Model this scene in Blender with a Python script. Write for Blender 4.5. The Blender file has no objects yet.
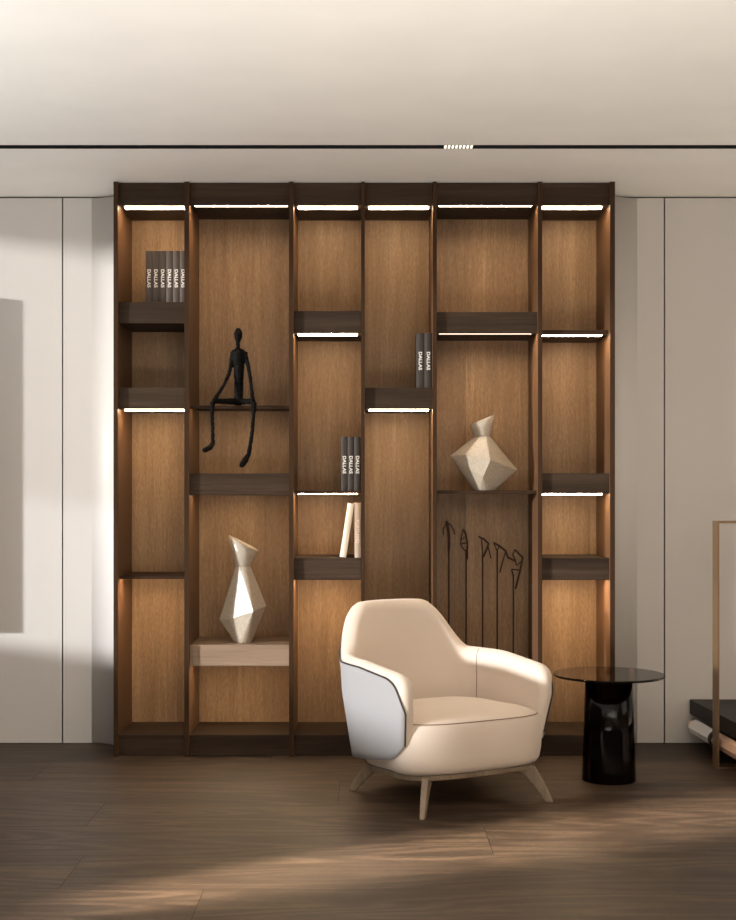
import bpy, bmesh, math, random
from mathutils import Vector, Matrix, noise
random.seed(7)
PI = math.pi
C = bpy.context.scene.collection
SC = bpy.context.scene

# ------------------------------------------------------------------ camera
F = 1361.9            # focal length in pixels of the 736x920 frame
CAMD, CAMZ, HX, HY = 6.4, 1.25, 368.0, 490.0
def P(px, py, y):
    """photo pixel -> world point at depth plane y"""
    D = y + CAMD
    return Vector(((px - HX) * D / F, y, CAMZ - (py - HY) * D / F))
def X(px, y=0.0): return (px - HX) * (y + CAMD) / F
def Z(py, y=0.0): return CAMZ - (py - HY) * (y + CAMD) / F

cam_d = bpy.data.cameras.new('camera')
cam = bpy.data.objects.new('camera', cam_d); C.objects.link(cam)
cam.location = (0, -CAMD, CAMZ); cam.rotation_euler = (PI/2, 0, 0)
cam_d.sensor_fit = 'VERTICAL'; cam_d.sensor_height = 24.0
cam_d.lens = 24.0 * F / 920.0
cam_d.shift_y = 30.0 / 920.0
cam_d.clip_start = 0.05
SC.camera = cam

# ------------------------------------------------------------------ materials
def srgb(r, g, b):
    f = lambda c: (c/255/12.92) if c/255 <= 0.04045 else ((c/255+0.055)/1.055)**2.4
    return (f(r), f(g), f(b), 1.0)

def new_mat(name):
    m = bpy.data.materials.new(name); m.use_nodes = True
    nt = m.node_tree
    return m, nt, nt.nodes['Principled BSDF']

def N(nt, t, **kw):
    n = nt.nodes.new(t)
    for k, v in kw.items():
        if k in n.inputs: n.inputs[k].default_value = v
        else: setattr(n, k, v)
    return n

def plain(name, col, rough=0.5, metal=0.0, bump=0.0, bscale=200.0, var=0.0, sheen=0.0, spec=0.5):
    m, nt, b = new_mat(name)
    b.inputs['Base Color'].default_value = col
    b.inputs['Roughness'].default_value = rough
    b.inputs['Metallic'].default_value = metal
    b.inputs['Specular IOR Level'].default_value = spec
    if sheen:
        b.inputs['Sheen Weight'].default_value = sheen
        b.inputs['Sheen Roughness'].default_value = 0.4
    if bump or var:
        tc = N(nt, 'ShaderNodeTexCoord')
        nz = N(nt, 'ShaderNodeTexNoise', Scale=bscale, Detail=5.0)
        nt.links.new(tc.outputs['Object'], nz.inputs['Vector'])
        if bump:
            bp = N(nt, 'ShaderNodeBump', Strength=bump, Distance=0.002)
            nt.links.new(nz.outputs['Fac'], bp.inputs['Height'])
            nt.links.new(bp.outputs['Normal'], b.inputs['Normal'])
        if var:
            mr = N(nt, 'ShaderNodeMapRange'); mr.inputs['From Min'].default_value = .3; mr.inputs['From Max'].default_value = .7
            mr.inputs['To Min'].default_value = 1-var; mr.inputs['To Max'].default_value = 1+var
            nz2 = N(nt, 'ShaderNodeTexNoise', Scale=3.0, Detail=6.0)
            nt.links.new(tc.outputs['Object'], nz2.inputs['Vector'])
            nt.links.new(nz2.outputs['Fac'], mr.inputs['Value'])
            mx = N(nt, 'ShaderNodeVectorMath', operation='SCALE')
            mx.inputs[0].default_value = col[:3]
            nt.links.new(mr.outputs['Result'], mx.inputs['Scale'])
            nt.links.new(mx.outputs['Vector'], b.inputs['Base Color'])
    return m

def wood(name, dark, mid, light, axis='Z', rough=0.5, fine=60.0, broad=5.0, stretch=0.06, attr=None, contrast=1.0, seams=None, spec=0.4, cath=0.0, fleck=False, bump=0.12):
    """grain runs along axis"""
    m, nt, b = new_mat(name)
    L = nt.links.new
    tc = N(nt, 'ShaderNodeTexCoord')
    vec = tc.outputs['Object']
    if attr:
        at = N(nt, 'ShaderNodeAttribute', attribute_name=attr)
        ml = N(nt, 'ShaderNodeVectorMath', operation='SCALE'); ml.inputs['Scale'].default_value = 37.0
        L(at.outputs['Color'], ml.inputs[0])
        ad = N(nt, 'ShaderNodeVectorMath', operation='ADD')
        L(vec, ad.inputs[0]); L(ml.outputs['Vector'], ad.inputs[1]); vec = ad.outputs['Vector']
    mp = N(nt, 'ShaderNodeMapping')
    s = [1, 1, 1]; s['XYZ'.index(axis)] = stretch
    mp.inputs['Scale'].default_value = s
    L(vec, mp.inputs['Vector'])
    n1 = N(nt, 'ShaderNodeTexNoise', Scale=broad, Detail=4.0, Roughness=0.6, Distortion=0.6)
    n2 = N(nt, 'ShaderNodeTexNoise', Scale=fine, Detail=4.0, Roughness=0.65)
    L(mp.outputs['Vector'], n1.inputs['Vector']); L(mp.outputs['Vector'], n2.inputs['Vector'])
    # fine pores, longer along the grain
    mp2 = N(nt, 'ShaderNodeMapping'); s2 = [1, 1, 1]; s2['XYZ'.index(axis)] = stretch*(4.0 if fleck else 0.5)
    mp2.inputs['Scale'].default_value = s2; L(vec, mp2.inputs['Vector'])
    n3 = N(nt, 'ShaderNodeTexNoise', Scale=fine*(3 if fleck else 5), Detail=2.0); L(mp2.outputs['Vector'], n3.inputs['Vector'])
    a1 = N(nt, 'ShaderNodeMath', operation='MULTIPLY'); a1.inputs[1].default_value = 0.42 if fleck else 0.55; L(n1.outputs['Fac'], a1.inputs[0])
    a2 = N(nt, 'ShaderNodeMath', operation='MULTIPLY_ADD'); a2.inputs[1].default_value = 0.30; L(n2.outputs['Fac'], a2.inputs[0]); L(a1.outputs[0], a2.inputs[2])
    a3 = N(nt, 'ShaderNodeMath', operation='MULTIPLY_ADD'); a3.inputs[1].default_value = 0.28 if fleck else 0.15; L(n3.outputs['Fac'], a3.inputs[0]); L(a2.outputs[0], a3.inputs[2])
    fac = a3.outputs[0]
    if cath:   # cathedral figure: contour lines of a slow noise
        mp3 = N(nt, 'ShaderNodeMapping'); s3 = [1, 1, 1]; s3['XYZ'.index(axis)] = stretch*3.0
        mp3.inputs['Scale'].default_value = s3; L(vec, mp3.inputs['Vector'])
        n4 = N(nt, 'ShaderNodeTexNoise', Scale=broad*0.8, Detail=2.0); L(mp3.outputs['Vector'], n4.inputs['Vector'])
        k = N(nt, 'ShaderNodeMath', operation='MULTIPLY'); k.inputs[1].default_value = 90.0; L(n4.outputs['Fac'], k.inputs[0])
        sn = N(nt, 'ShaderNodeMath', operation='SINE'); L(k.outputs[0], sn.inputs[0])
        a4 = N(nt, 'ShaderNodeMath', operation='MULTIPLY_ADD'); a4.inputs[1].default_value = cath; L(sn.outputs[0], a4.inputs[0]); L(fac, a4.inputs[2])
        fac = a4.outputs[0]
    cr = N(nt, 'ShaderNodeValToRGB')
    e = cr.color_ramp.elements
    w = 0.16 / contrast
    e[0].position = 0.5 - w; e[0].color = dark; e[1].position = 0.5 + w; e[1].color = light
    x = cr.color_ramp.elements.new(0.5); x.color = mid
    L(fac, cr.inputs['Fac'])
    col = cr.outputs['Color']
    if attr:
        mr = N(nt, 'ShaderNodeMapRange'); mr.inputs['To Min'].default_value = 0.86; mr.inputs['To Max'].default_value = 1.12
        sep = N(nt, 'ShaderNodeSeparateColor'); L(at.outputs['Color'], sep.inputs['Color'])
        L(sep.outputs['Red'], mr.inputs['Value'])
        sc = N(nt, 'ShaderNodeVectorMath', operation='SCALE'); L(col, sc.inputs[0]); L(mr.outputs['Result'], sc.inputs['Scale'])
        col = sc.outputs['Vector']
    L(col, b.inputs['Base Color'])
    b.inputs['Roughness'].default_value = rough
    b.inputs['Specular IOR Level'].default_value = spec
    bp = N(nt, 'ShaderNodeBump', Strength=bump, Distance=0.002); L(n3.outputs['Fac'], bp.inputs['Height'])
    L(bp.outputs['Normal'], b.inputs['Normal'])
    return m

def emit(name, col, strength):
    m = bpy.data.materials.new(name); m.use_nodes = True
    nt = m.node_tree; nt.nodes.clear()
    e = nt.nodes.new('ShaderNodeEmission'); o = nt.nodes.new('ShaderNodeOutputMaterial')
    e.inputs['Color'].default_value = col; e.inputs['Strength'].default_value = strength
    nt.links.new(e.outputs[0], o.inputs[0]); return m

def smoky(name, tint, rough=0.03, ior=1.5):
    m = bpy.data.materials.new(name); m.use_nodes = True
    nt = m.node_tree; nt.nodes.clear()
    t = nt.nodes.new('ShaderNodeBsdfTransparent'); t.inputs['Color'].default_value = tint
    g = nt.nodes.new('ShaderNodeBsdfGlossy'); g.inputs['Roughness'].default_value = rough
    fr = nt.nodes.new('ShaderNodeFresnel'); fr.inputs['IOR'].default_value = ior
    mx = nt.nodes.new('ShaderNodeMixShader'); o = nt.nodes.new('ShaderNodeOutputMaterial')
    nt.links.new(fr.outputs[0], mx.inputs[0]); nt.links.new(t.outputs[0], mx.inputs[1]); nt.links.new(g.outputs[0], mx.inputs[2])
    nt.links.new(mx.outputs[0], o.inputs[0]); return m

M = {}
M['oak'] = wood('oak_veneer', srgb(116, 88, 60), srgb(148, 116, 83), srgb(182, 150, 114), 'Z', 0.5, 60, 6, 0.06, attr='tone', contrast=0.78, fleck=True)
M['darkoak'] = wood('dark_oak', srgb(44, 33, 25), srgb(57, 44, 34), srgb(74, 60, 48), 'X', 0.55, 70, 8, 0.05, attr='tone', spec=0.1)
M['lightoak'] = wood('pale_walnut', srgb(122, 100, 82), srgb(146, 122, 100), srgb(166, 142, 120), 'X', 0.5, 70, 8, 0.05, attr='tone')
M['edge'] = plain('dark_bronze_edge', srgb(60, 42, 28), 0.5, 0.0, spec=0.08)
M['bronze'] = plain('bronze_lacquer', srgb(96, 68, 46), 0.45, 0.0, var=0.05, spec=0.25)
M['shelfboard'] = plain('brown_lacquer', srgb(56, 39, 27), 0.5, 0.0, var=0.05, spec=0.1)
M['floor'] = wood('floor_oak', srgb(44, 33, 25), srgb(60, 47, 36), srgb(84, 67, 53), 'X', 0.5, 60, 4, 0.05, attr='tone', bump=0.015, fleck=True, cath=0.07, spec=0.3, contrast=1.1)
M['gap'] = plain('dark_gap', srgb(26, 21, 18), 0.8)
M['ceil'] = plain('ceiling_plaster', srgb(243, 237, 228), 0.9, bump=0.15, bscale=60, var=0.025)
M['panel'] = plain('panel_paint', srgb(198, 192, 186), 0.45, var=0.008, spec=0.3)
M['wall'] = plain('plain_wall', srgb(205, 193, 178), 0.9, var=0.02)
M['black'] = plain('black_aluminium', srgb(14, 13, 13), 0.45)
M['led'] = emit('led_warm', (1.0, 0.77, 0.50, 1), 50.0)
M['ledthin'] = emit('led_warm_thin', (1.0, 0.76, 0.50, 1), 75.0)
M['ledlow'] = emit('led_warm_low', (1.0, 0.75, 0.47, 1), 88.0)
M['ledglow'] = emit('led_diffuser', (1.0, 0.80, 0.60, 1), 2.2)
M['ledfaint'] = emit('led_warm_faint', (1.0, 0.75, 0.47, 1), 24.0)
M['lens'] = emit('spot_lens', (1.0, 0.88, 0.72, 1), 1.6)
M['cream'] = plain('cream_nubuck', srgb(202, 186, 171), 0.85, bump=0.12, bscale=420, var=0.03, sheen=0.35, spec=0.2)
M['greyleather'] = plain('pale_grey_leather', srgb(146, 143, 142), 0.75, bump=0.1, bscale=500, spec=0.3)
M['piping'] = plain('dark_piping', srgb(40, 34, 36), 0.6)
M['seam'] = plain('seam_thread', srgb(120, 90, 68), 0.8)
M['legwood'] = wood('leg_wood', srgb(96, 82, 66), srgb(124, 107, 88), srgb(150, 131, 108), 'Z', 0.45, 60, 8, 0.1)
M['darkbase'] = plain('dark_underside', srgb(40, 33, 28), 0.7)
M['glasstop'] = smoky('smoky_glass', (0.40, 0.32, 0.27, 1))
M['glassbase'] = smoky('dark_smoky_glass', (0.30, 0.19, 0.135, 1), 0.05, 1.28)
M['brass'] = plain('brushed_bronze', srgb(112, 88, 62), 0.4, 0.4, var=0.04)
M['darkbench'] = wood('wenge', srgb(24, 18, 15), srgb(31, 24, 20), srgb(42, 33, 28), 'Y', 0.6, 60, 8, 0.05)
M['marble'] = plain('white_stone', srgb(242, 238, 232), 0.3, var=0.05)
M['pinkstone'] = plain('pink_stone', srgb(214, 176, 150), 0.3, var=0.06)
M['blackmetal'] = plain('rough_black_bronze', srgb(15, 13, 12), 0.6, 0.0, spec=0.06, bump=1.0, bscale=120)
M['rust'] = plain('dark_rust_iron', srgb(58, 34, 24), 0.6, 0.3, bump=0.4, bscale=200)
M['bookbrown'] = plain('brown_cloth_cover', srgb(74, 62, 53), 0.6, bump=0.1, bscale=600)
M['bookdark'] = plain('dark_cloth_cover', srgb(50, 40, 34), 0.55, bump=0.1, bscale=600)
M['pages'] = plain('paper_block', srgb(225, 214, 196), 0.9)
M['bookcream'] = plain('cream_cover', srgb(236, 220, 196), 0.6)
M['booktan'] = plain('tan_cover', srgb(178, 158, 136), 0.6)
M['yellow'] = plain('olive_yellow_cover', srgb(176, 150, 70), 0.6)
M['print'] = plain('white_print', srgb(238, 230, 218), 0.6)
M['printtan'] = plain('pale_print', srgb(226, 200, 178), 0.6)

def ceramic():
    m, nt, b = new_mat('ridged_ceramic')
    L = nt.links.new
    tc = N(nt, 'ShaderNodeTexCoord')
    wv = N(nt, 'ShaderNodeTexWave', wave_type='BANDS', bands_direction='Z', Scale=55.0, Distortion=2.5, Detail=3.0)
    wv.inputs['Detail Scale'].default_value = 2.0
    nz = N(nt, 'ShaderNodeTexNoise', Scale=130.0, Detail=5.0)
    L(tc.outputs['Object'], wv.inputs['Vector']); L(tc.outputs['Object'], nz.inputs['Vector'])
    mx = N(nt, 'ShaderNodeMix', data_type='RGBA'); mx.inputs[6].default_value = srgb(146, 132, 114); mx.inputs[7].default_value = srgb(196, 183, 165)
    L(nz.outputs['Fac'], mx.inputs[0]); L(mx.outputs[2], b.inputs['Base Color'])
    ad = N(nt, 'ShaderNodeMath', operation='ADD'); L(wv.outputs['Fac'], ad.inputs[0]); L(nz.outputs['Fac'], ad.inputs[1])
    bp = N(nt, 'ShaderNodeBump', Strength=0.16, Distance=0.002); L(ad.outputs[0], bp.inputs['Height']); L(bp.outputs['Normal'], b.inputs['Normal'])
    b.inputs['Roughness'].default_value = 0.22
    return m
M['ceramic'] = ceramic()

# ------------------------------------------------------------------ helpers
def obj(name, bm, mat, parent=None, smooth=False, tone=False, bevel=0.0, angle=None):
    me = bpy.data.meshes.new(name)
    bmesh.ops.recalc_face_normals(bm, faces=bm.faces[:])
    bm.to_mesh(me); bm.free()
    me.materials.append(mat)
    if smooth:
        for p in me.polygons: p.use_smooth = True
    if tone:
        a = me.color_attributes.new('tone', 'FLOAT_COLOR', 'CORNER')
        r = (random.random(), random.random(), random.random(), 1)
        for d in a.data: d.color = r
    o = bpy.data.objects.new(name, me); C.objects.link(o)
    if parent: o.parent = parent
    if bevel:
        b = o.modifiers.new('bevel', 'BEVEL'); b.width = bevel; b.segments = 2; b.limit_method = 'ANGLE'
    return o

def box(bm, x0, x1, y0, y1, z0, z1, mtx=None):
    vs = [bm.verts.new((x, y, z)) for z in (z0, z1) for y in (y0, y1) for x in (x0, x1)]
    if mtx:
        for v in vs: v.co = mtx @ v.co
    for f in ((0,2,3,1),(4,5,7,6),(0,1,5,4),(2,6,7,3),(0,4,6,2),(1,3,7,5)):
        bm.faces.new([vs[i] for i in f])
    return bm

def bx(*a, **k): return box(bmesh.new(), *a, **k)

def tube(bm, pts, rad, n=8, closed=False, gain=1.0):
    """swept tube with per-point radius and rounded-off ends"""
    pts = [Vector(p) for p in pts]
    if not hasattr(rad, '__len__'): rad = [rad]*len(pts)
    rad = [r*gain for r in rad]
    rings = []; prev = None
    for i, p in enumerate(pts):
        if closed: t = pts[(i+1) % len(pts)] - pts[i-1]
        elif i == 0: t = pts[1]-pts[0]
        elif i == len(pts)-1: t = pts[-1]-pts[-2]
        else: t = (pts[i+1]-p).normalized() + (p-pts[i-1]).normalized()
        if t.length < 1e-9: t = Vector((0, 0, 1))
        t.normalize()
        if prev is None:
            a = Vector((0, 1, 0)) if abs(t.y) < 0.8 else Vector((1, 0, 0))
            u = t.cross(a).normalized()
        else:
            u = (prev - t*prev.dot(t)).normalized()
        prev = u; v = t.cross(u)
        rings.append([bm.verts.new(p + (u*math.cos(2*PI*k/n) + v*math.sin(2*PI*k/n))*rad[i]) for k in range(n)])
    m = len(rings)
    for i in range(m if closed else m-1):
        a, b = rings[i], rings[(i+1) % m]
        for k in range(n): bm.faces.new((a[k], a[(k+1) % n], b[(k+1) % n], b[k]))
    if not closed:
        bm.faces.new(rings[0][::-1]); bm.faces.new(rings[-1])
    return bm

def lathe(bm, prof, n=48):
    rings = []
    for r, z in prof:
        rings.append([bm.verts.new((r*math.cos(2*PI*k/n), r*math.sin(2*PI*k/n), z)) for k in range(n)])
    for a, b in zip(rings, rings[1:]):
        for k in range(n): bm.faces.new((a[k], a[(k+1) % n], b[(k+1) % n], b[k]))
    return rings

def tag(o, label=None, cat=None, group=None, kind=None):
    if label: o['label'] = label
    if cat: o['category'] = cat
    if group: o['group'] = group
    if kind: o['kind'] = kind
    return o

def empty(name, loc, rz=0.0):
    o = bpy.data.objects.new(name, None); C.objects.link(o)
    o.location = loc; o.rotation_euler = (0, 0, rz); o.empty_display_size = 0.1
    return o

def struct(name, bm, mat, **k):
    return tag(obj(name, bm, mat, **k), kind='structure')

def text_mesh(name, s, size, mat, parent, loc, rot, depth=0.0004, width=None):
    cu = bpy.data.curves.new(name, 'FONT'); cu.body = s; cu.size = size
    cu.align_x = 'CENTER'; cu.align_y = 'CENTER'; cu.extrude = depth; cu.offset = size*0.022
    t = bpy.data.objects.new(name, cu); C.objects.link(t)
    dg = bpy.context.evaluated_depsgraph_get()
    me = bpy.data.meshes.new_from_object(t.evaluated_get(dg))
    bpy.data.objects.remove(t); bpy.data.curves.remove(cu)
    me.materials.clear(); me.materials.append(mat)
    if width:
        xs = [v.co.x for v in me.vertices]; k = width/(max(xs)-min(xs))
        for v in me.vertices: v.co.x *= k
    o = bpy.data.objects.new(name, me); C.objects.link(o)
    o.parent = parent; o.location = loc; o.rotation_euler = rot
    return o

# ------------------------------------------------------------------ setting
H = 2.697
XL, XR, YB, YW = -3.6, 3.4, -8.6, 0.31
# floor: wide oak planks, laid as separate quads with hairline joints
bm = bmesh.new(); lay = None
W = 0.397; tones = []
row = -18; 
fixed = {-1: -0.97, -2: -0.514, 0: 0.43, 1: -1.05, 2: -0.12, 3: 1.15}
y0 = -1.737
k = -18
while y0 + k*W < 0.45:
    ya, yb = y0 + k*W, min(y0 + (k+1)*W, 0.45)
    off = fixed.get(k, random.uniform(-1.3, 1.3))
    xs = [XL-0.1] + [off + j*2.6 for j in range(-2, 3) if XL < off + j*2.6 < XR] + [XR+0.1]
    for xa, xb in zip(xs, xs[1:]):
        g = 0.0009
        vs = [bm.verts.new(c) for c in ((xa+g, ya+g, 0), (xb-g, ya+g, 0), (xb-g, yb-g, 0), (xa+g, yb-g, 0))]
        bm.faces.new(vs); tones.append((random.random(), random.random(), random.random(), 1))
    k += 1
nplank = len(tones)
box(bm, XL-0.1, XR+0.1, YB-0.1, 0.45, -0.06, -0.003)
me = bpy.data.meshes.new('floor'); bm.to_mesh(me); bm.free()
me.materials.append(M['floor']); me.materials.append(M['gap'])
a = me.color_attributes.new('tone', 'FLOAT_COLOR', 'CORNER')
for i, p in enumerate(me.polygons):
    if i >= nplank: p.material_index = 1
    for l in p.loop_indices: a.data[l].color = tones[i] if i < nplank else (0.5, 0.5, 0.5, 1)
o = bpy.data.objects.new('floor', me); C.objects.link(o); tag(o, kind='structure')

# ceiling with a slot for the track
TY0, TY1 = F*(H-CAMZ)/345.0 - CAMD, F*(H-CAMZ)/341.2 - CAMD
bm = bmesh.new()
box(bm, XL-0.1, XR+0.1, YB-0.1, TY0, H, H+0.1)
box(bm, XL-0.1, XR+0.1, TY1, 0.5, H, H+0.1)
box(bm, XL-0.1, XR+0.1, TY0, TY1, H+0.06, H+0.1)
struct('ceiling', bm, M['ceil'])

# far wall panels either side of the bookcase, each with a coved return to it
BL, BR = X(113.5, -0.018), X(615, -0.018)
def panel_run(side):
    bm = bmesh.new()
    zt, zb, th = H-0.009, 0.004, 0.02
    yw = YW; R = 0.165
    xe = BL-0.004 if side < 0 else BR+0.004
    xs = X(62.5, yw) if side < 0 else X(664.5, yw)
    far = XL if side < 0 else XR
    g = 0.0035
    a, b = sorted((far, xs + side*g))
    box(bm, a, b, yw, yw+th, zb, zt)
    # coved panel
    path = [(xs - side*g, yw)]
    xc, yc = xe + side*R, yw-R
    n = 20
    for i in range(n+1):
        t = PI/2*i/n
        path.append((xc - side*R*math.sin(t), yc + R*math.cos(t)))
    path.append((xe, 0.03))
    pts = path
    front = [[bm.verts.new((x, y, z)) for z in (zb, zt)] for x, y in pts]
    back = [[bm.verts.new((x, max(y, yw)+th, z)) for z in (zb, zt)] for x, y in pts[:1]] 
    back.append([bm.verts.new((xe, yw+th, z)) for z in (zb, zt)])
    for p, q in zip(front, front[1:]): bm.faces.new((p[0], q[0], q[1], p[1]))
    bm.faces.new([p[1] for p in front] + [back[1][1], back[0][1]])
    bm.faces.new([p[0] for p in front][::-1] + [back[0][0], back[1][0]])
    bm.faces.new((front[0][0], front[0][1], back[0][1], back[0][0]))
    o = struct('wall_left' if side < 0 else 'wall_right', bm, M['panel'])
    me = o.data
    for p in me.polygons:
        if abs(p.normal.z) < 0.3 and len(p.vertices) == 4 and p.area < 0.12: p.use_smooth = True
    return o
panel_run(-1); panel_run(1)
bm = bmesh.new(); box(bm, XL-0.1, XR+0.1, YW+0.085, YW+0.15, 0, H)
box(bm, XL-0.1, BL-0.01, YW+0.022, YW+0.085, 0, H); box(bm, BR+0.01, XR+0.1, YW+0.022, YW+0.085, 0, H)
struct('wall_back', bm, M['gap'])

# side walls and wall behind the viewer (all outside the picture); the left one has the openings the sun comes through
SILLZ, HEADZ = 0.69, 2.68
WB0, WB1 = -3.35, -0.25
WA0, WA1 = -3.79, -3.54
bm = bmesh.new(); t = 0.1
box(bm, XL-t, XL, YB-t, WA0, 0, H)
box(bm, XL-t, XL, WA0, WA1, 1.5, H)
box(bm, XL-t, XL, WA1, WB0, 0, H)
box(bm, XL-t, XL, WB0, WB1, 0, SILLZ); box(bm, XL-t, XL, WB0, WB1, HEADZ, H)
box(bm, XL-t, XL, WB1, 0.5, 0, H)
struct('wall_window', bm, M['wall'])
bm = bx(XL-0.06, XL-0.055, WB0+0.01, WB1-0.01, 1.43, 2.67)  # unseen sheer sheet, added to weaken the sun through the upper opening
m_ = bpy.data.materials.new('sheer_filter'); m_.use_nodes = True; nt = m_.node_tree; nt.nodes.clear()
t1 = N(nt, 'ShaderNodeBsdfTransparent', Color=(0.93, 0.92, 0.90, 1)); t2 = N(nt, 'ShaderNodeBsdfTranslucent', Color=(0.9, 0.88, 0.85, 1))
mx_ = N(nt, 'ShaderNodeMixShader'); mx_.inputs[0].default_value = 0.06; oo = N(nt, 'ShaderNodeOutputMaterial')
nt.links.new(t1.outputs[0], mx_.inputs[1]); nt.links.new(t2.outputs[0], mx_.inputs[2]); nt.links.new(mx_.outputs[0], oo.inputs[0])
tag(obj('sun_filter', bm, m_), 'unseen sheer pale sheet added over the upper half of the left window to dim the sun', 'filter')
bm = bmesh.new(); box(bm, XR, XR+t, YB-t, 0.5, 0, H); struct('wall_side', bm, M['wall'])
bm = bmesh.new(); box(bm, XL-t, XR+t, YB-t, YB, 0, H); struct('wall_rear', bm, M['wall'])

# unseen box added left of the picture to shade the left panel
bm = bx(-3.0, -1.885, YW-0.092, YW, 0.565, 2.205)
o = obj('shadow_blocker', bm, M['shelfboard'], bevel=0.004)
tag(o, 'unseen brown box added left of the picture to cast a shadow on the left panel', 'blocker')

# ------------------------------------------------------------------ ceiling track and spotlight
root = empty('ceiling_track', (0, (TY0+TY1)/2, H)); 
tag(root, 'black recessed lighting track running across the cream ceiling', 'track')
dy = (TY1-TY0)/2
bm = bmesh.new()
box(bm, XL, XR, -dy, -dy+0.004, 0.0, 0.058); box(bm, XL, XR, dy-0.004, dy, 0.0, 0.058); box(bm, XL, XR, -dy+0.004, dy-0.004, 0.03, 0.058)
obj('channel', bm, M['black'], root)
x0, x1 = X(444, TY0), X(474, TY0)
root = empty('linear_spotlight', ((x0+x1)/2, (TY0+TY1)/2, H))
tag(root, 'short spotlight bar of eight small lenses set in the black ceiling track', 'spotlight')
hw = (x1-x0)/2
obj('housing', bx(-hw, hw, -dy+0.006, dy-0.006, 0.004, 0.028), M['black'], root)
for i in range(8):
    cx = -hw + (i+0.5)*2*hw/8
    bm = bmesh.new()
    vs = [(-1,-1),(1,-1),(1,1),(-1,1)]
    box(bm, cx-hw/8*0.58, cx+hw/8*0.58, -dy+0.008, dy-0.008, -0.001, 0.004)
    obj('lens', bm, M['lens'], root)

# ------------------------------------------------------------------ bookcase
bk = empty('bookcase', (0, 0, 0))
tag(bk, 'floor to ceiling open brown wood bookcase with lit shelves in six bays', 'bookcase')
YBK = 0.37; YD = -0.018
HT = H-0.002
bev = 0.0012
def part(name, bm, mat, parent=bk, tone=True, b=bev): return obj(name, bm, mat, parent, tone=tone, bevel=b)
DIV = [(184.3, 189.0), (289.0, 293.5), (361.1, 364.8), (432.8, 436.8), (538.0, 542.2)]
for nm, xa, xb in [('side_panel', X(113.5, YD), X(117.7, YD)), ('side_panel', X(610.2, YD), X(615, YD))] + [('divider', X(a, YD), X(b, YD)) for a, b in DIV]:
    o = part(nm, bx(xa, xb, YD+0.003, YBK, 0.001, HT), M['bronze'])
    o = part('edge_strip', bx(xa, xb, YD, YD+0.003, 0.001, HT), M['edge'], parent=o, b=0)
    o['label'] = 'dark bronze front edge'
edges = [117.7] + [v for d in DIV for v in d] + [610.2]
BAYS = [(X(edges[2*i], YD), X(edges[2*i+1], YD)) for i in range(6)]
YF = 0.006
seam_x = {3: 383, 4: 466, 0: 177, 2: 299, 5: 590}
for i, (a, b) in enumerate(BAYS):
    cuts = [a, b]
    bm = box(bmesh.new(), a, b, YBK, YBK+0.02, 0.08, HT)
    if i in seam_x:
        s = X(seam_x[i], YBK)
        bm.free(); bm = bmesh.new()
        box(bm, a, s-0.0008, YBK, YBK+0.02, 0.08, HT); box(bm, s+0.0008, b, YBK, YBK+0.02, 0.08, HT)
        box(bm, s-0.0008, s+0.0008, YBK+0.002, YBK+0.02, 0.08, HT)
    o = part('back_panel', bm, M['oak'], b=0)
    if i in seam_x:
        at = o.data.color_attributes['tone']
        r = (random.random(), random.random(), random.random(), 1)
        for p in o.data.polygons[:6]:
            for l in p.loop_indices: at.data[l].color = r
def led(parent, a, b, z, gl, gr, h, mat, y0=0.028, y1=0.078):
    c = bx(a+gl, b-gr, YF+y0, YF+y1, z-h, z+0.0005)
    o = obj('led_strip', c, mat, parent)
    return o
GAP = [(0.024, 0.006), (0.022, 0.010), (0.020, 0.018), (0.020, 0.018), (0.014, 0.024), (0.004, 0.030)]
WIDE = (1, 4)
def beam(i, pt, pb, lit, name='box_shelf', h=None, front=YF, mat='darkoak'):
    a, b = BAYS[i]; g = 0.0006
    zt, zb = Z(pt, front), Z(pb, front)
    if name == 'fascia': zt = HT
    lip = 0.006 if lit in ('hidden', 'faint') else 0.005 if lit and i in WIDE else 0.0
    bm = bx(a+g, b-g, front, YBK-0.001, zb+lip, zt)
    if lip: box(bm, a+g, b-g, front, front+0.012, zb, zb+lip)
    o = part(name, bm, M[mat])
    if lit in ('hidden', 'faint'):     # recessed behind the front lip
        led(o, a, b, zb+lip, GAP[i][0], GAP[i][1], 0.003, M['ledlow' if lit == 'hidden' else 'ledfaint'], 0.05, 0.09)
    elif lit and i in WIDE:   # strong strip tucked behind a lip, slim diffuser showing below
        led(o, a, b, zb+0.005, GAP[i][0], GAP[i][1], 0.002, M['ledthin'], 0.012, 0.034)
        led(o, a, b, zb+0.005, GAP[i][0], GAP[i][1], 0.0055, M['ledglow'], 0.036, 0.042)
    elif lit:
        hh = h or (0.0015 if i in WIDE else 0.006)
        led(o, a, b, zb, GAP[i][0], GAP[i][1], hh, M['ledthin'] if i in WIDE else M['led'], 0.028, 0.056 if i in WIDE else 0.066)
    return o
def thin(i, pt, pb, lit=False):
    a, b = BAYS[i]; g = 0.0006; fy = 0.03
    zt, zb = Z(pt, fy), Z(pb, fy)
    lip = zt-zb-0.006 if lit in ('hidden', 'faint') else 0.0
    bm = bx(a+g, b-g, fy, YBK-0.001, zb+lip, zt)
    if lip: box(bm, a+g, b-g, fy, fy+0.010, zb, zb+lip)
    o = part('thin_shelf', bm, M['shelfboard'])
    if lip: led(o, a, b, zb+lip, GAP[i][0], GAP[i][1], 0.003, M['ledlow' if lit == 'hidden' else 'ledfaint'], 0.03, 0.06)
    elif lit: led(o, a, b, zb, GAP[i][0], GAP[i][1], 0.003, M['ledthin'], 0.028, 0.056)
    return o
for i in range(6): beam(i, 183, 205.3, True, 'fascia')
beam(0, 302, 323.3, False); beam(0, 387.5, 409, True, h=0.007); thin(0, 576, 579, 'hidden')
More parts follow.
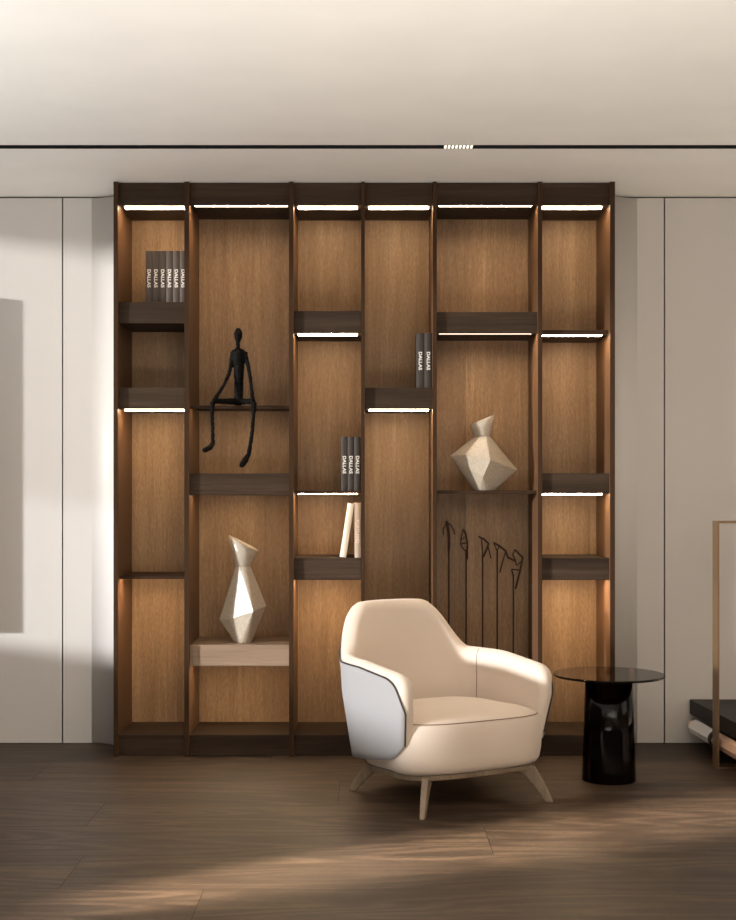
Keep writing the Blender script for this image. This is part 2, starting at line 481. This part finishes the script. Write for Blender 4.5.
thin(1, 405.6, 408.8, 'faint'); beam(1, 473.5, 495.3, 'faint'); beam(1, 645, 666, 'faint', mat='lightoak')['label'] = 'paler brown box shelf'
beam(2, 311, 333, True); thin(2, 490.6, 493.6, True); beam(2, 558, 580, 'hidden')
beam(3, 387.6, 409, True, h=0.007)
beam(4, 312, 333.3, True); thin(4, 490.4, 493.8)
thin(5, 330, 335, True); beam(5, 473.3, 493.6, True, h=0.006); beam(5, 558, 580, 'hidden')
for i, (a, b) in enumerate(BAYS):
    part('plinth', bx(a+0.0006, b-0.0006, YF, YBK-0.001, 0.001, Z(735, YF)), M['darkoak'])

# ------------------------------------------------------------------ books
def book(name, label, x, y, z, th, h, depth, cover, title, tmat, tz, tlen, group, lean=0.0, tsize=0.022, pages=True):
    r = empty(name, (x, y, z)); tag(r, label, 'book', group)
    r.rotation_euler = (0, lean, 0)
    c = 0.0025
    bm = bmesh.new()
    box(bm, 0, c, 0.002, depth, 0, h); box(bm, th-c, th, 0.002, depth, 0, h)
    # slightly rounded spine
    n = 8; pr = []
    for k in range(n+1):
        t = k/n
        pr.append((th*t, 0.002 - 0.0035*math.sin(PI*t)))
    f = [[bm.verts.new((px, py, zz)) for zz in (0, h)] for px, py in pr]
    bk_ = [[bm.verts.new((px, 0.004, zz)) for zz in (0, h)] for px in (0, th)]
    for p, q in zip(f, f[1:]): bm.faces.new((p[0], q[0], q[1], p[1]))
    bm.faces.new([p[1] for p in f] + [bk_[1][1], bk_[0][1]]); bm.faces.new([p[0] for p in f][::-1] + [bk_[0][0], bk_[1][0]])
    bm.faces.new((bk_[0][0], bk_[0][1], bk_[1][1], bk_[1][0]))
    obj('cover', bm, cover, r)
    obj('page_block', bx(c, th-c, 0.004, depth-0.004, 0.003, h-0.003), M['pages'], r)
    if title:
        text_mesh('title', title, tsize, tmat, r, (th*0.5, -0.0019, tz), (PI/2, PI/2, 0), width=tlen)
    return r

def book_row(px_list, top_px, base_z, y, cover, title, ty0, ty1, labels, group, name='book', depth=0.2):
    for (a, b), lab in zip(px_list, labels):
        x0, x1 = X(a, y), X(b, y)
        h = Z(top_px, y) - base_z
        tz = (Z(ty0, y)+Z(ty1, y))/2 - base_z
        book(name, lab, x0+0.0006, y, base_z+0.0003, (x1-x0)-0.0012, h, depth, cover, title, M['print'], tz, Z(ty0, y)-Z(ty1, y), group)
places = ['leftmost of the six on the upper left shelf', 'second from the left of the six on the upper left shelf',
          'third from the left of the six on the upper left shelf', 'fourth from the left of the six on the upper left shelf',
          'fifth from the left of the six on the upper left shelf', 'rightmost of the six on the upper left shelf, touching the divider']
book_row([(145.5+6.82*i, 152.32+6.82*i) for i in range(6)], 251, Z(302, YF), 0.08, M['bookbrown'], 'DALLAS', 269.5, 287.5,
         ['brown DALLAS book, ' + p for p in places], 'DALLAS books on the upper left shelf')
book_row([(341 + 6.55*i, 347.55+6.55*i) for i in range(3)], 437, Z(490.6, 0.03), 0.06, M['bookdark'], 'DALLAS', 456, 473.5,
         ['dark DALLAS book at the left of the three above the two pale books', 'dark DALLAS book in the middle of the three above the two pale books',
          'dark DALLAS book at the right of the three above the two pale books'], 'DALLAS books on the middle thin shelf')
book_row([(416.3, 424.2), (424.3, 432.2)], 333.3, Z(387.6, YF), 0.04, M['bookdark'], 'DALLAS', 352, 370,
         ['left one of the two dark DALLAS books standing alone in the fourth bay', 'right one of the two dark DALLAS books in the fourth bay, beside the divider'],
         'pair of DALLAS books in the fourth bay')
bz = Z(558, YF); y = 0.035
r = book('book', 'tan PORTLAND book standing upright beside the leaning cream book', X(354.6, y), y, bz+0.0003, X(361.0, y)-X(354.6, y)-0.0005, Z(503, y)-bz, 0.2,
         M['booktan'], 'PORTLAND', M['printtan'], (Z(520, y)+Z(543, y))/2-bz, Z(520, y)-Z(543, y), 'pale books on the box shelf', tsize=0.02)
th = X(346, y)-X(339.6, y)
r = book('book', 'cream book leaning against the tan PORTLAND book', X(339.6, y), y, bz+0.0003, th, (Z(503.5, y)-bz)*1.0, 0.19,
         M['bookcream'], None, None, 0, 0, 'pale books on the box shelf', lean=math.radians(8.6))
r.location.z = bz + 0.0006 + th*math.sin(math.radians(8.6))

# ------------------------------------------------------------------ vases
def hull(bm, pts):
    vs = [bm.verts.new(p) for p in pts]
    r = bmesh.ops.convex_hull(bm, input=vs)
    dead = [g for g in r['geom_interior'] if isinstance(g, bmesh.types.BMVert)]
    if dead: bmesh.ops.delete(bm, geom=dead, context='VERTS')

def faceted_vase(name, label, loc, base_r, mids, neck_r, neck_z, rim, k=24):
    """body: hull of base ring, mid points and neck ring; neck: flaring slanted cone, open at the top"""
    r = empty(name, loc); tag(r, label, 'vase')
    bm = bmesh.new()
    pts = [(base_r*math.cos(2*PI*i/16), base_r*math.sin(2*PI*i/16), 0) for i in range(16)]
    pts += [(neck_r*math.cos(2*PI*i/16)+neck_x, neck_r*math.sin(2*PI*i/16), neck_z) for i in range(16) for neck_x in (rim[4],)]
    pts += mids
    hull(bm, pts)
    b = obj('body', bm, M['ceramic'], r)
    bm = bmesh.new()
    (xl, zl, xr, zr, nx) = rim
    cx, hw = (xl+xr)/2, (xr-xl)/2
    def ring(t, inset):
        out = []
        for i in range(k):
            c, s = math.cos(2*PI*i/k), math.sin(2*PI*i/k)
            rr = neck_r + (hw-neck_r)*t - inset
            zz = zl + (zr-zl)*(c*0.5+0.5)
            x = nx + (cx-nx)*t + rr*c
            out.append(bm.verts.new((x, rr*s, neck_z + (zz-neck_z)*t)))
        return out
    rs = [ring(0, 0), ring(0.5, 0), ring(1, 0), ring(1, 0.005), ring(0.1, 0.006)]
    for a, c in zip(rs, rs[1:]):
        for i in range(k): bm.faces.new((a[i], a[(i+1) % k], c[(i+1) % k], c[i]))
    bm.faces.new(rs[-1])
    o = obj('neck', bm, M['ceramic'], r)
    for p in o.data.polygons:
        p.use_smooth = len(p.vertices) == 4
    return r
yv = 0.13
def L1(px, py, cx, bz): return ((px-cx)*(yv+CAMD)/F, (bz-py)*(yv+CAMD)/F)
s = (yv+CAMD)/F
c1, b1 = 243.0, 640.5
q = lambda px, dy, py: ((px-c1)*s, dy, (b1-py)*s)
zb1 = Z(645, YF)
faceted_vase('faceted_vase', 'tall pale ridged faceted vase with slanted neck on the lower box shelf', (X(c1, yv), yv, zb1+0.0005), 0.042,
    [q(219.5, 0.0, 618), q(230, -0.04, 617), q(266.5, -0.01, 604), q(255, 0.08, 610), q(228, 0.07, 622), q(255, -0.105, 608)],
    0.038, (b1-565)*s, ((228.5-c1)*s, (b1-534)*s, (258.5-c1)*s, (b1-549)*s, 0.0))
c2, b2 = 485.0, 490.5
q = lambda px, dy, py: ((px-c2)*s, dy, (b2-py)*s)
faceted_vase('faceted_vase', 'squat wide pale grey faceted vase with slanted neck on the thin shelf', (X(c2, yv), yv, Z(490.4, 0.03)+0.0005), 0.055,
    [q(450, -0.02, 456), q(464, -0.075, 455.5), q(488, -0.125, 461), q(516.5, -0.02, 470), q(505, 0.10, 462), q(465, 0.11, 458), q(481, -0.105, 478)],
    0.041, (b2-437)*s, ((469.5-c2)*s, (b2-425)*s, (495-c2)*s, (b2-415)*s, (482.5-c2)*s))

# ------------------------------------------------------------------ seated figure on the thin shelf
def remeshed(name, bm, mat, voxel, loc=(0, 0, 0), parent=None, rough=0.0):
    me = bpy.data.meshes.new(name); bmesh.ops.recalc_face_normals(bm, faces=bm.faces[:]); bm.to_mesh(me); bm.free()
    t = bpy.data.objects.new('tmp', me); C.objects.link(t)
    md = t.modifiers.new('r', 'REMESH'); md.mode = 'VOXEL'; md.voxel_size = voxel
    sm = t.modifiers.new('s', 'SMOOTH'); sm.iterations = 3; sm.factor = 0.5
    dg = bpy.context.evaluated_depsgraph_get()
    m2 = bpy.data.meshes.new_from_object(t.evaluated_get(dg)); m2.name = name
    bpy.data.objects.remove(t)
    if rough:
        for v in m2.vertices:
            n = noise.noise(v.co*90) + 0.6*noise.noise(v.co*210)
            v.co += v.normal*n*rough
    m2.materials.clear(); m2.materials.append(mat)
    for p in m2.polygons: p.use_smooth = True
    o = bpy.data.objects.new(name, m2); C.objects.link(o); o.location = loc
    if parent: o.parent = parent
    return o
shelf_z = Z(405.6, 0.03)
g = lambda px, py, y: P(px, py, y)
YH, YK = 0.06, -0.025
bm = bmesh.new()
hipz = shelf_z + 0.020
def hip(px, y): return Vector((X(px, y), y, hipz))
tube(bm, [g(238.3, 327.8, YH), g(238.3, 330, YH), g(238.3, 334, YH), g(238.2, 338.5, YH), g(238, 342, YH), g(238, 346.5, YH), g(238, 349.5, YH)],
     [0.006, 0.015, 0.0195, 0.0165, 0.010, 0.0085, 0.012], 12, gain=1.04)
tube(bm, [g(238, 348.5, YH), g(238, 352, YH), g(238.5, 358, YH), g(238.8, 366, YH), g(238.8, 380, YH), g(238.8, 394, YH), hip(238.5, YH)],
     [0.010, 0.026, 0.030, 0.025, 0.021, 0.021, 0.022], 12, gain=1.04)
tube(bm, [g(232.5, 352.5, YH), g(238, 350.5, YH), g(244.5, 352.5, YH)], [0.012, 0.014, 0.012], 10, gain=1.04)
# arms
tube(bm, [g(233, 352.5, YH), g(231.5, 362, 0.05), g(229, 374, 0.04), g(224, 385, 0.01), g(218, 394, -0.015), g(214, 400.5, YK)], [0.013, 0.010, 0.009, 0.008, 0.008, 0.010], 10, gain=1.04)
tube(bm, [g(244.5, 352.5, YH), g(247.5, 363, 0.05), g(249.8, 375, 0.035), g(251.5, 388, 0.0), g(252.7, 400, YK)], [0.013, 0.010, 0.009, 0.008, 0.010], 10, gain=1.04)
# thighs
tube(bm, [hip(238, YH), Vector((X(226, 0.02), 0.02, hipz)), Vector((X(213, YK), YK, hipz-0.003))], [0.018, 0.012, 0.012], 10, gain=1.04)
tube(bm, [hip(239, YH), Vector((X(246, 0.02), 0.02, hipz)), Vector((X(253.5, YK), YK, hipz-0.005))], [0.018, 0.012, 0.013], 10, gain=1.04)
# shins and feet
tube(bm, [g(212.6, 401.5, YK), g(212, 412, YK-0.005), g(212.8, 428, YK-0.005), g(213, 444, YK)], [0.013, 0.009, 0.0085, 0.009], 10, gain=1.04)
tube(bm, [g(213.3, 443.5, YK), g(210, 447.5, YK-0.03), g(205, 450, YK-0.06), g(202.5, 450.5, YK-0.065)], [0.010, 0.013, 0.012, 0.007], 10, gain=1.04)
tube(bm, [g(254, 402.5, YK), g(253.5, 415, YK-0.005), g(252, 434, YK-0.005), g(248.5, 455, YK)], [0.014, 0.009, 0.0085, 0.010], 10, gain=1.04)
tube(bm, [g(248.6, 454, YK), g(245, 460.5, YK-0.02), g(241.8, 465, YK-0.045), g(240.5, 466.5, YK-0.05)], [0.010, 0.015, 0.014, 0.008], 10, gain=1.04)
o = remeshed('seated_figure_sculpture', bm, M['blackmetal'], 0.0036, rough=0.0024)
org = Vector((X(238, YH), YH, shelf_z))
for v in o.data.vertices: v.co -= org
o.location = org
tag(o, 'thin black seated figure sculpture dangling its long legs off the thin shelf', 'sculpture')

# ------------------------------------------------------------------ five rod sculptures
K = 6.136
def cp(x, y): return (435 + x/K, 500 + y/K)
RODS = [
 (85, 250, [[(50,215),(51,178),(72,138),(97,155),(114,184),(122,212)], [(70,130),(79,170),(84,215),(85,265),(85,318)]], [0.0035, 0.0075],
  'dark iron rod sculpture topped by a hooked arc, leftmost of the five'),
 (191, 318, [[(172,180),(188,205),(198,265),(196,310),(199,362)], [(172,180),(160,245),(157,276),(190,318)], [(158,270),(200,262)], [(163,243),(186,226)]], [0.005, 0.0035, 0.004, 0.003],
  'dark iron rod sculpture with a narrow leaf shaped top, second from the left of five'),
 (292, 345, [[(268,225),(300,240),(328,267),(320,292),(296,352)], [(285,238),(291,300),(293,352)], [(326,285),(345,360)]], [0.0055, 0.004, 0.004],
  'dark iron rod sculpture topped by a bent triangle, middle one of the five'),
 (382, 310, [[(360,262),(400,285),(432,312),(446,352),(490,373)], [(362,268),(381,312),(396,286)], [(432,320),(415,385),(397,445)]], [0.0055, 0.004, 0.004],
  'dark iron rod sculpture with a long trailing top, second from the right of five'),
 (481, 470, [[(490,305),(540,355),(522,430),(492,545)], [(490,305),(479,335),(492,370),(498,401),(538,372)], [(470,425),(525,432)], [(470,425),(477,450),(481,475)]], [0.0055, 0.004, 0.004, 0.004],
  'dark iron rod sculpture with a tall kite shaped tangle on top, rightmost of the five'),
]
ys = 0.20
for rx, ry, strokes, rad, lab in RODS:
    p = cp(rx, ry); x = X(p[0], ys); zb = Z(735, YF) + 0.0005
    r = empty('rod_sculpture', (x, ys, zb)); tag(r, lab, 'sculpture', 'iron rod sculptures standing behind the armchair')
    bm = bmesh.new(); top = Z(p[1], ys) - zb
    tube(bm, [(0, 0, 0.006), (0, 0, top*0.5), (0, 0, top+0.01)], 0.0042, 8); obj('rod', bm, M['rust'], r, smooth=True)
    bm = bmesh.new(); 
    rr = lathe(bm, [(0.028, 0), (0.028, 0.005), (0.026, 0.007)], 24); bm.faces.new(rr[-1]); bm.faces.new(rr[0][::-1]); obj('foot_plate', bm, M['rust'], r)
    bm = bmesh.new()
    for st, rd in zip(strokes, rad):
        pts = []
        for j, c in enumerate(st):
            w = P(*cp(*c), ys); pts.append(w - Vector((x, ys, zb)) + Vector((0, 0.012*math.sin(j*1.7), 0)))
        pts[0].y = 0; tube(bm, pts, [rd*(0.8 if j in (0, len(pts)-1) else 1.0) for j in range(len(pts))], 7)
    obj('head', bm, M['rust'], r, smooth=True)

# ------------------------------------------------------------------ armchair
CH = empty('armchair', (0.331, -0.837, 0), math.radians(29.0))
tag(CH, 'cream upholstered tub armchair with pale grey outer panel and splayed wooden legs', 'armchair')
sm = lambda a, b, t: (lambda u: u*u*(3-2*u))(max(0.0, min(1.0, (t-a)/(b-a))))
AX, YT, YC, YBACK = 0.336, -0.235, 0.08, 0.405
def plan(t):
    """t in [-1,1]: left arm tip -> back centre -> right arm tip; returns x, y, phi(0 at arm .. 1 back)"""
    s = 1 if t >= 0 else -1
    a = 1-abs(t)                     # 0 tip, 1 back centre
    la = 0.40
    if a < la:
        return s*(AX - 0.010*(1-a/la)**2), YT + (YC-YT)*a/la, 0.0
    ph = (a-la)/(1-la)
    n = 2.7; th = ph*PI/2
    return s*AX*max(0, math.cos(th))**(2/n), YC + (YBACK-YC)*max(0, math.sin(th))**(2/n), ph
def plan_n(t):
    e = 1e-3
    x0, y0, _ = plan(max(-1, t-e)); x1, y1, _ = plan(min(1, t+e))
    d = Vector((x1-x0, y1-y0)); d.normalize()
    return Vector((-d.y, d.x))       # outward (left of travel?) fixed below
def topz(ph, a):
    arm = 0.535 + 0.030*min(1.0, a/0.42)
    return arm + 0.190*sm(0.38, 0.84, ph) + 0.016*sm(0.5, 1.0, ph)
def station(t):
    x, y, ph = plan(t); n = plan_n(t)
    if n.x*x + n.y*(y-0.0) < 0: n = -n
    a = 1-abs(t)
    d = max(0.0, (y-YT) if ph == 0 else 1.0)     # distance from the tip along the arm
    th = 0.060 + 0.030*ph
    k = min(1.0, d/0.032); cap = math.sqrt(max(0.0, 1-(1-k)**2))
    th *= max(0.06, cap)
    k2 = min(1.0, d/0.065); fall = 1-math.sqrt(max(0.0, 1-(1-k2)**2))
    zt = topz(ph, a) - 0.055*fall
    k3 = min(1.0, d/0.10); rise = 1-math.sqrt(max(0.0, 1-(1-k3)**2))
    zb = 0.212 - 0.072*min(1.0, a/0.65) + 0.07*rise
    return x, y, ph, n, th, zt, zb
def warp(x, y, z, ph):
    k = 1 + 0.33*(z-0.42) if z < 0.42 else 1 + 0.04*(z-0.42) - (-0.72*sm(0.05, 0.5, ph)*max(0, z-0.52))
    ln = 0.20*(z-0.40)*sm(0, 0.8, ph) + 0.28*max(0.0, 0.40-z)*sm(0, 1, (-0.02-y)/0.2)
    return Vector((x*k, y*(1 if ph < .05 else 1) + ln + (0.06*(z-0.4) if z < .4 else 0), z))
ts = []
NS = 120
for i in range(NS+1):
    u = -1 + 2*i/NS
    ts.append(u)
# refine near the tips
tips = [1-0.4*d/0.3 for d in ()]
ext = []
for dd in (0.0, 0.001, 0.004, 0.009, 0.016, 0.025, 0.035, 0.045, 0.06, 0.08):
    ext.append(1 - 0.40*dd/(YC-YT))
cut = 1 - 0.40*0.085/(YC-YT)
ts = sorted([-e for e in ext] + [t for t in ts if abs(t) < cut] + ext)
def profile(n_, th, zt, zb, k=10):
    """cross-section points (offset along outward normal, z): outer bottom -> rim -> inner bottom"""
    r = th/2; out = []
    for j in range(13): out.append((r, zb + (zt-r-zb)*j/12))
    for j in range(1, k): 
        a = PI*j/k; out.append((r*math.cos(a), zt-r + r*math.sin(a)))
    for j in range(13): out.append((-r, zt-r - (zt-r-zb)*j/12))
    return out
bm = bmesh.new(); rings = []
for t in ts:
    x, y, ph, n, th, zt, zb = station(t)
    ring = []
    for o_, z in profile(n, th, zt, zb):
        # padded inner face of the back
        ring.append(bm.verts.new(warp(x + n.x*o_, y + n.y*o_, z, ph)))
    rings.append(ring)
for a, b in zip(rings, rings[1:]):
    m = len(a)
    for j in range(m): bm.faces.new((a[j], a[(j+1) % m], b[(j+1) % m], b[j]))
bm.faces.new(rings[0]); bm.faces.new(rings[-1][::-1])
o = obj('backrest', bm, M['cream'], CH, smooth=True)
# outer leather panel
def panel_top(t):
    x, y, ph, n, th, zt, zb = station(t)
    a = 1-abs(t); d = (y-YT-0.003) if ph == 0 else 1.0
    k = min(1.0, max(0.0, d/0.125)); fall = 1-math.sqrt(max(0.0, 1-(1-k)**2))
    return min(0.515 + 0.030*min(1.0, a/0.42) + 0.07*sm(0.30, 0.75, ph), zt - 0.024 + 0.02*fall) - 0.115*fall
bm = bmesh.new(); rows = []
pts_t = [t for t in ts if abs(t) < 1 - 0.40*0.003/(YC-YT)]
edge = []
for t in pts_t:
    x, y, ph, n, th, zt, zb = station(t)
    pt = panel_top(t); col = []
    d = (y-YT) if ph == 0 else 1.0
    for j in range(15):
        z = zb + 0.004 + (pt-zb-0.004)*j/14
        q_ = j/14
        o_ = th/2 + 0.007
        col.append(warp(x+n.x*o_, y+n.y*o_, z, ph))
    rows.append(col); 
outer = [[bm.verts.new(v) for v in c] for c in rows]
inner = []
for c, t in zip(rows, pts_t):
    x, y, ph, n, th, zt, zb = station(t)
    inner.append([bm.verts.new(v - Vector((n.x, n.y, 0))*0.009) for v in c])
for A in (outer, inner):
    for a, b in zip(A, A[1:]):
        for j in range(14): bm.faces.new((a[j], a[j+1], b[j+1], b[j]))
for a, b, c, d in zip(outer, outer[1:], inner, inner[1:]):
    bm.faces.new((a[-1], c[-1], d[-1], b[-1])); bm.faces.new((a[0], b[0], d[0], c[0]))
for A, B in ((outer[0], inner[0]), (outer[-1], inner[-1])):
    for j in range(14): bm.faces.new((A[j], B[j], B[j+1], A[j+1]))
o = obj('outer_panel', bm, M['greyleather'], CH, smooth=True); o['label'] = 'pale grey leather outer panel'
# dark piping along the panel edge
def off(v, t, d):
    n = station(t)[3]; return v + Vector((n.x, n.y, 0))*d
loop = [off(c[j], pts_t[0], -0.002) for c in rows[:1] for j in range(0, 14)] + [off(c[-1], t, -0.002) for c, t in zip(rows, pts_t)] + [off(rows[-1][j], pts_t[-1], -0.002) for j in range(13, -1, -1)]
bm = bmesh.new(); tube(bm, loop, 0.0034, 8); o = obj('piping', bm, M['piping'], CH, smooth=True); o['label'] = 'dark piping round the grey panel'
# inner seams between back and arms
for s_ in (-1, 1):
    t = s_*0.455
    x, y, ph, n, th, zt, zb = station(t)
    pr = profile(n, th+0.001, zt, zb)
    bm = bmesh.new(); tube(bm, [warp(x+n.x*a, y+n.y*a, z, ph) for a, z in pr[19:-3]], 0.0013, 6)
    obj('seam', bm, M['seam'], CH, smooth=True)
# seat
def seat_plan(a, sc):
    c, s = math.cos(a), math.sin(a); n = 3.6
    x = 0.346*math.copysign(abs(c)**(2/n), c); yy = math.copysign(abs(s)**(2/n), s)
    y = 0.005 + (0.29 if yy < 0 else 0.30)*yy
    x *= 1 - 0.11*sm(-0.75, 0.1, yy)
    return x*sc, 0.005 + (y-0.005)*sc
def slab(bm, prof, n=96):
    rs = []
    for sc, z in prof:
        r_ = []
        for k in range(n):
            x, y = seat_plan(2*PI*k/n, sc)
            zz = z + 0.06*(-y)*(1 if z < 0.3 else 0.25)
            r_.append(bm.verts.new((x, y, zz)))
        rs.append(r_)
    for a, b in zip(rs, rs[1:]):
        for k in range(n): bm.faces.new((a[k], a[(k+1) % n], b[(k+1) % n], b[k]))
    bm.faces.new(rs[0][::-1]); bm.faces.new(rs[-1])
    return rs
bm = bmesh.new()
slab(bm, [(0.80, 0.134), (0.90, 0.135), (0.95, 0.142), (0.982, 0.160), (1.0, 0.195), (1.008, 0.24), (1.006, 0.28), (0.994, 0.315), (0.978, 0.336), (0.962, 0.343),
          (0.958, 0.3415), (0.95, 0.345), (0.90, 0.356), (0.80, 0.367), (0.65, 0.375), (0.45, 0.380), (0.2, 0.383), (0.02, 0.384)])
seat = obj('seat', bm, M['cream'], CH, smooth=True)
bm = bmesh.new(); pts = []
for k in range(96):
    x, y = seat_plan(2*PI*k/96, 0.9605); pts.append((x, y, 0.3435 + 0.06*(-y)*0.25))
tube(bm, pts, 0.0022, 6, closed=True); obj('seat_piping', bm, M['seam'], seat, smooth=True)
# wooden base frame
bm = bmesh.new()
slab(bm, [(0.83, 0.114), (0.90, 0.114), (0.905, 0.117), (0.905, 0.133), (0.85, 0.1338)])
obj('base_frame', bm, M['legwood'], CH)
def leg(sx, sy):
    """flat blade leaning outwards along the diagonal"""
    rad = Vector((sx*0.72, sy*0.69, 0)).normalized(); tan = Vector((-rad.y, rad.x, 0))
    top = Vector((sx*0.228, sy*0.205, 0.130 + 0.06*(-sy*0.2))); foot = Vector((sx*0.297, sy*0.282, 0.0))
    bm = bmesh.new(); rs = []
    for k in range(9):
        u = k/8
        c = top.lerp(foot, u) + rad*0.012*math.sin(PI*u)*0.6
        w = 0.036*(1-u) + 0.015*u + 0.030*max(0, 1-u*3.2)**2
        h = 0.014*(1-u) + 0.010*u
        c = c - rad*0.026*max(0, 1-u*3.2)**2
        rs.append([bm.verts.new(c + rad*a*w + tan*b*h + (Vector((0, 0, 0)))) for a, b in ((-1, -1), (1, -1), (1, 1), (-1, 1))])
    for a, b in zip(rs, rs[1:]):
        for k in range(4): bm.faces.new((a[k], a[(k+1) % 4], b[(k+1) % 4], b[k]))
    bm.faces.new(rs[0][::-1]); bm.faces.new(rs[-1])
    obj('leg', bm, M['legwood'], CH, bevel=0.004)
for sx in (-1, 1):
    for sy in (-1, 1): leg(sx, sy)

# ------------------------------------------------------------------ side table
TB = empty('side_table', (1.04, -0.52, 0))
tag(TB, 'round smoky glass side table on a dark flared glass drum beside the armchair', 'table')
zt = 0.457
bm = bmesh.new()
rs = lathe(bm, [(0.236, zt-0.010), (0.239, zt-0.008), (0.239, zt-0.002), (0.236, zt)], 96)
bm.faces.new(rs[-1]); bm.faces.new(rs[0][::-1])
o = obj('table_top', bm, M['glasstop'], TB, smooth=False)
bm = bmesh.new()
lathe(bm, [(0.116, 0.0), (0.1150, 0.02), (0.108, 0.22), (0.101, zt-0.011), (0.092, zt-0.011), (0.099, 0.22), (0.106, 0.02), (0.107, 0.0), (0.116, 0.0)], 72)
o = obj('base', bm, M['glassbase'], TB, smooth=True)
o['label'] = 'dark flared glass drum'

# ------------------------------------------------------------------ bronze frame, bench at the right edge
FR = empty('portal_frame', (1.565, -0.30, 0))
tag(FR, 'slim flat bar bronze frame standing at the right edge in front of the dark bench', 'frame')
fh = Z(521, -0.30); fw, fd, ft = 1.05, 0.088, 0.009
obj('post', bx(0, ft, 0, fd, 0, fh), M['brass'], FR, bevel=0.0008)
obj('post', bx(fw-ft, fw, 0, fd, 0, fh), M['brass'], FR, bevel=0.0008)
obj('top_bar', bx(ft, fw-ft, 0, fd, fh-0.011, fh), M['brass'], FR, bevel=0.0008)
obj('bottom_bar', bx(ft, fw-ft, 0, fd, 0, 0.008), M['brass'], FR, bevel=0.0008)
BN = empty('low_bench', (1.580, 0.29, 0), math.radians(3.6))
tag(BN, 'low dark wood bench with faceted stone side bar at the right edge', 'bench')
bm = bmesh.new()
sv = [[bm.verts.new((x, y, z)) for x, y in ((0, 0), (0, -1.5), (0.9, -1.5), (0.9, -0.06))] for z in (0.150, 0.222)]
bm.faces.new(sv[0][::-1]); bm.faces.new(sv[1])
for k in range(4): bm.faces.new((sv[0][k], sv[0][(k+1) % 4], sv[1][(k+1) % 4], sv[1][k]))
obj('slab', bm, M['darkbench'], BN, bevel=0.003)
obj('plinth', bx(0.10, 0.85, -0.46, -0.08, 0, 0.150), M['darkbase'], BN)
obj('plinth', bx(0.10, 0.85, -1.42, -0.68, 0, 0.150), M['darkbase'], BN)
bm = bmesh.new()
def prism(y0, y1, r, ch):
    bm = bmesh.new()
    tube(bm, [(0.004, y0, 0.100), (0.004, y0-ch, 0.100), (0.004, y1+ch, 0.100), (0.004, y1, 0.100)], [r*0.62, r, r, r*0.62], 8); return bm
o = obj('side_bar', prism(-0.055, -0.40, 0.037, 0.03), M['marble'], BN); o['label'] = 'white faceted stone bar'
o = obj('side_bar', prism(-0.425, -0.80, 0.037, 0.012), M['pinkstone'], BN); o['label'] = 'pink faceted stone bar'
bm = bmesh.new(); tube(bm, [(0.004, 0.0, 0.100), (0.004, -0.058, 0.100)], 0.019, 8); o = obj('end_stub', bm, M['pinkstone'], BN); o['label'] = 'pink stone end stub'
bm = bmesh.new(); tube(bm, [(0.004, -0.398, 0.100), (0.004, -0.427, 0.100)], 0.041, 16)
box(bm, 0.0, 0.11, -0.424, -0.402, 0.092, 0.108); obj('collar', bm, M['black'], BN)
bm = bmesh.new(); tube(bm, [(0.004, -0.798, 0.100), (0.004, -0.83, 0.100)], 0.041, 16)
box(bm, 0.0, 0.11, -0.826, -0.802, 0.092, 0.108); obj('collar', bm, M['black'], BN)

# ------------------------------------------------------------------ light
def area(name, loc, rot, sx, sy, power, col, spread=PI):
    l = bpy.data.lights.new(name, 'AREA'); l.shape = 'RECTANGLE'; l.size = sx; l.size_y = sy
    l.energy = power; l.color = col; l.spread = spread
    o = bpy.data.objects.new(name, l); C.objects.link(o); o.location = loc; o.rotation_euler = rot; return o
def aim(v): return Vector(v).to_track_quat('-Z', 'Y').to_euler()
area('window_fill', (XL+0.35, -3.5, 0.8), aim((0.32, 0.10, 1)), 3.4, 1.2, 90, (0.92, 0.965, 1.0), math.radians(130))  # added fill inside the left wall, turned up to brighten the ceiling
area('rear_fill', (1.6, -6.8, 0.6), aim((0.0, 0.22, 1)), 3.0, 1.6, 235, (1.0, 0.95, 0.88), math.radians(130))  # added fill behind the camera, aimed at the ceiling; no window there
area('ceiling_fill', (0.2, -4.3, 0.25), aim((0.0, 0.75, 1)), 1.8, 0.6, 27, (1.0, 0.96, 0.90), math.radians(120))  # added fill lamp below the frame, lifts the ceiling near the bookcase
area('side_fill', (XR-0.4, -1.3, 1.7), aim((-1, 0.35, 0.1)), 1.0, 1.6, 5, (1.0, 0.94, 0.86), math.radians(120))  # weak fill added to brighten the right cove; that wall is solid
sp = bpy.data.lights.new('floor_band_spot', 'SPOT'); sp.energy = 36000; sp.spot_size = math.radians(9.8); sp.spot_blend = 0.3; sp.shadow_soft_size = 0.09; sp.color = (1.0, 0.88, 0.72)  # extra spot added outside the narrow opening to strengthen the floor's sun band
spo = bpy.data.objects.new('floor_band_spot', sp); C.objects.link(spo); spo.location = (-6.5, -5.1, 1.9)
spo.rotation_euler = aim(Vector((1.5, -1.25, 0)) - Vector((-6.5, -5.1, 1.9)))
sun = bpy.data.lights.new('sun', 'SUN'); sun.energy = 6.0; sun.angle = math.radians(3.2); sun.color = (0.955, 0.975, 1.0)
so = bpy.data.objects.new('sun', sun); C.objects.link(so)
d = Vector((0.88, 0.425, -0.10)).normalized()
so.rotation_euler = d.to_track_quat('-Z', 'Y').to_euler(); so.location = (-5, -3, 2)

w = bpy.data.worlds.new('world'); SC.world = w; w.use_nodes = True
bg = w.node_tree.nodes['Background']; bg.inputs['Color'].default_value = (0.75, 0.85, 1.0, 1); bg.inputs['Strength'].default_value = 0.6

vs = SC.view_settings
SC.display_settings.display_device = 'sRGB'
vs.view_transform = 'Standard'; vs.look = 'None'; vs.gamma = 1.0; vs.use_curve_mapping = False
vs.exposure = 0.0
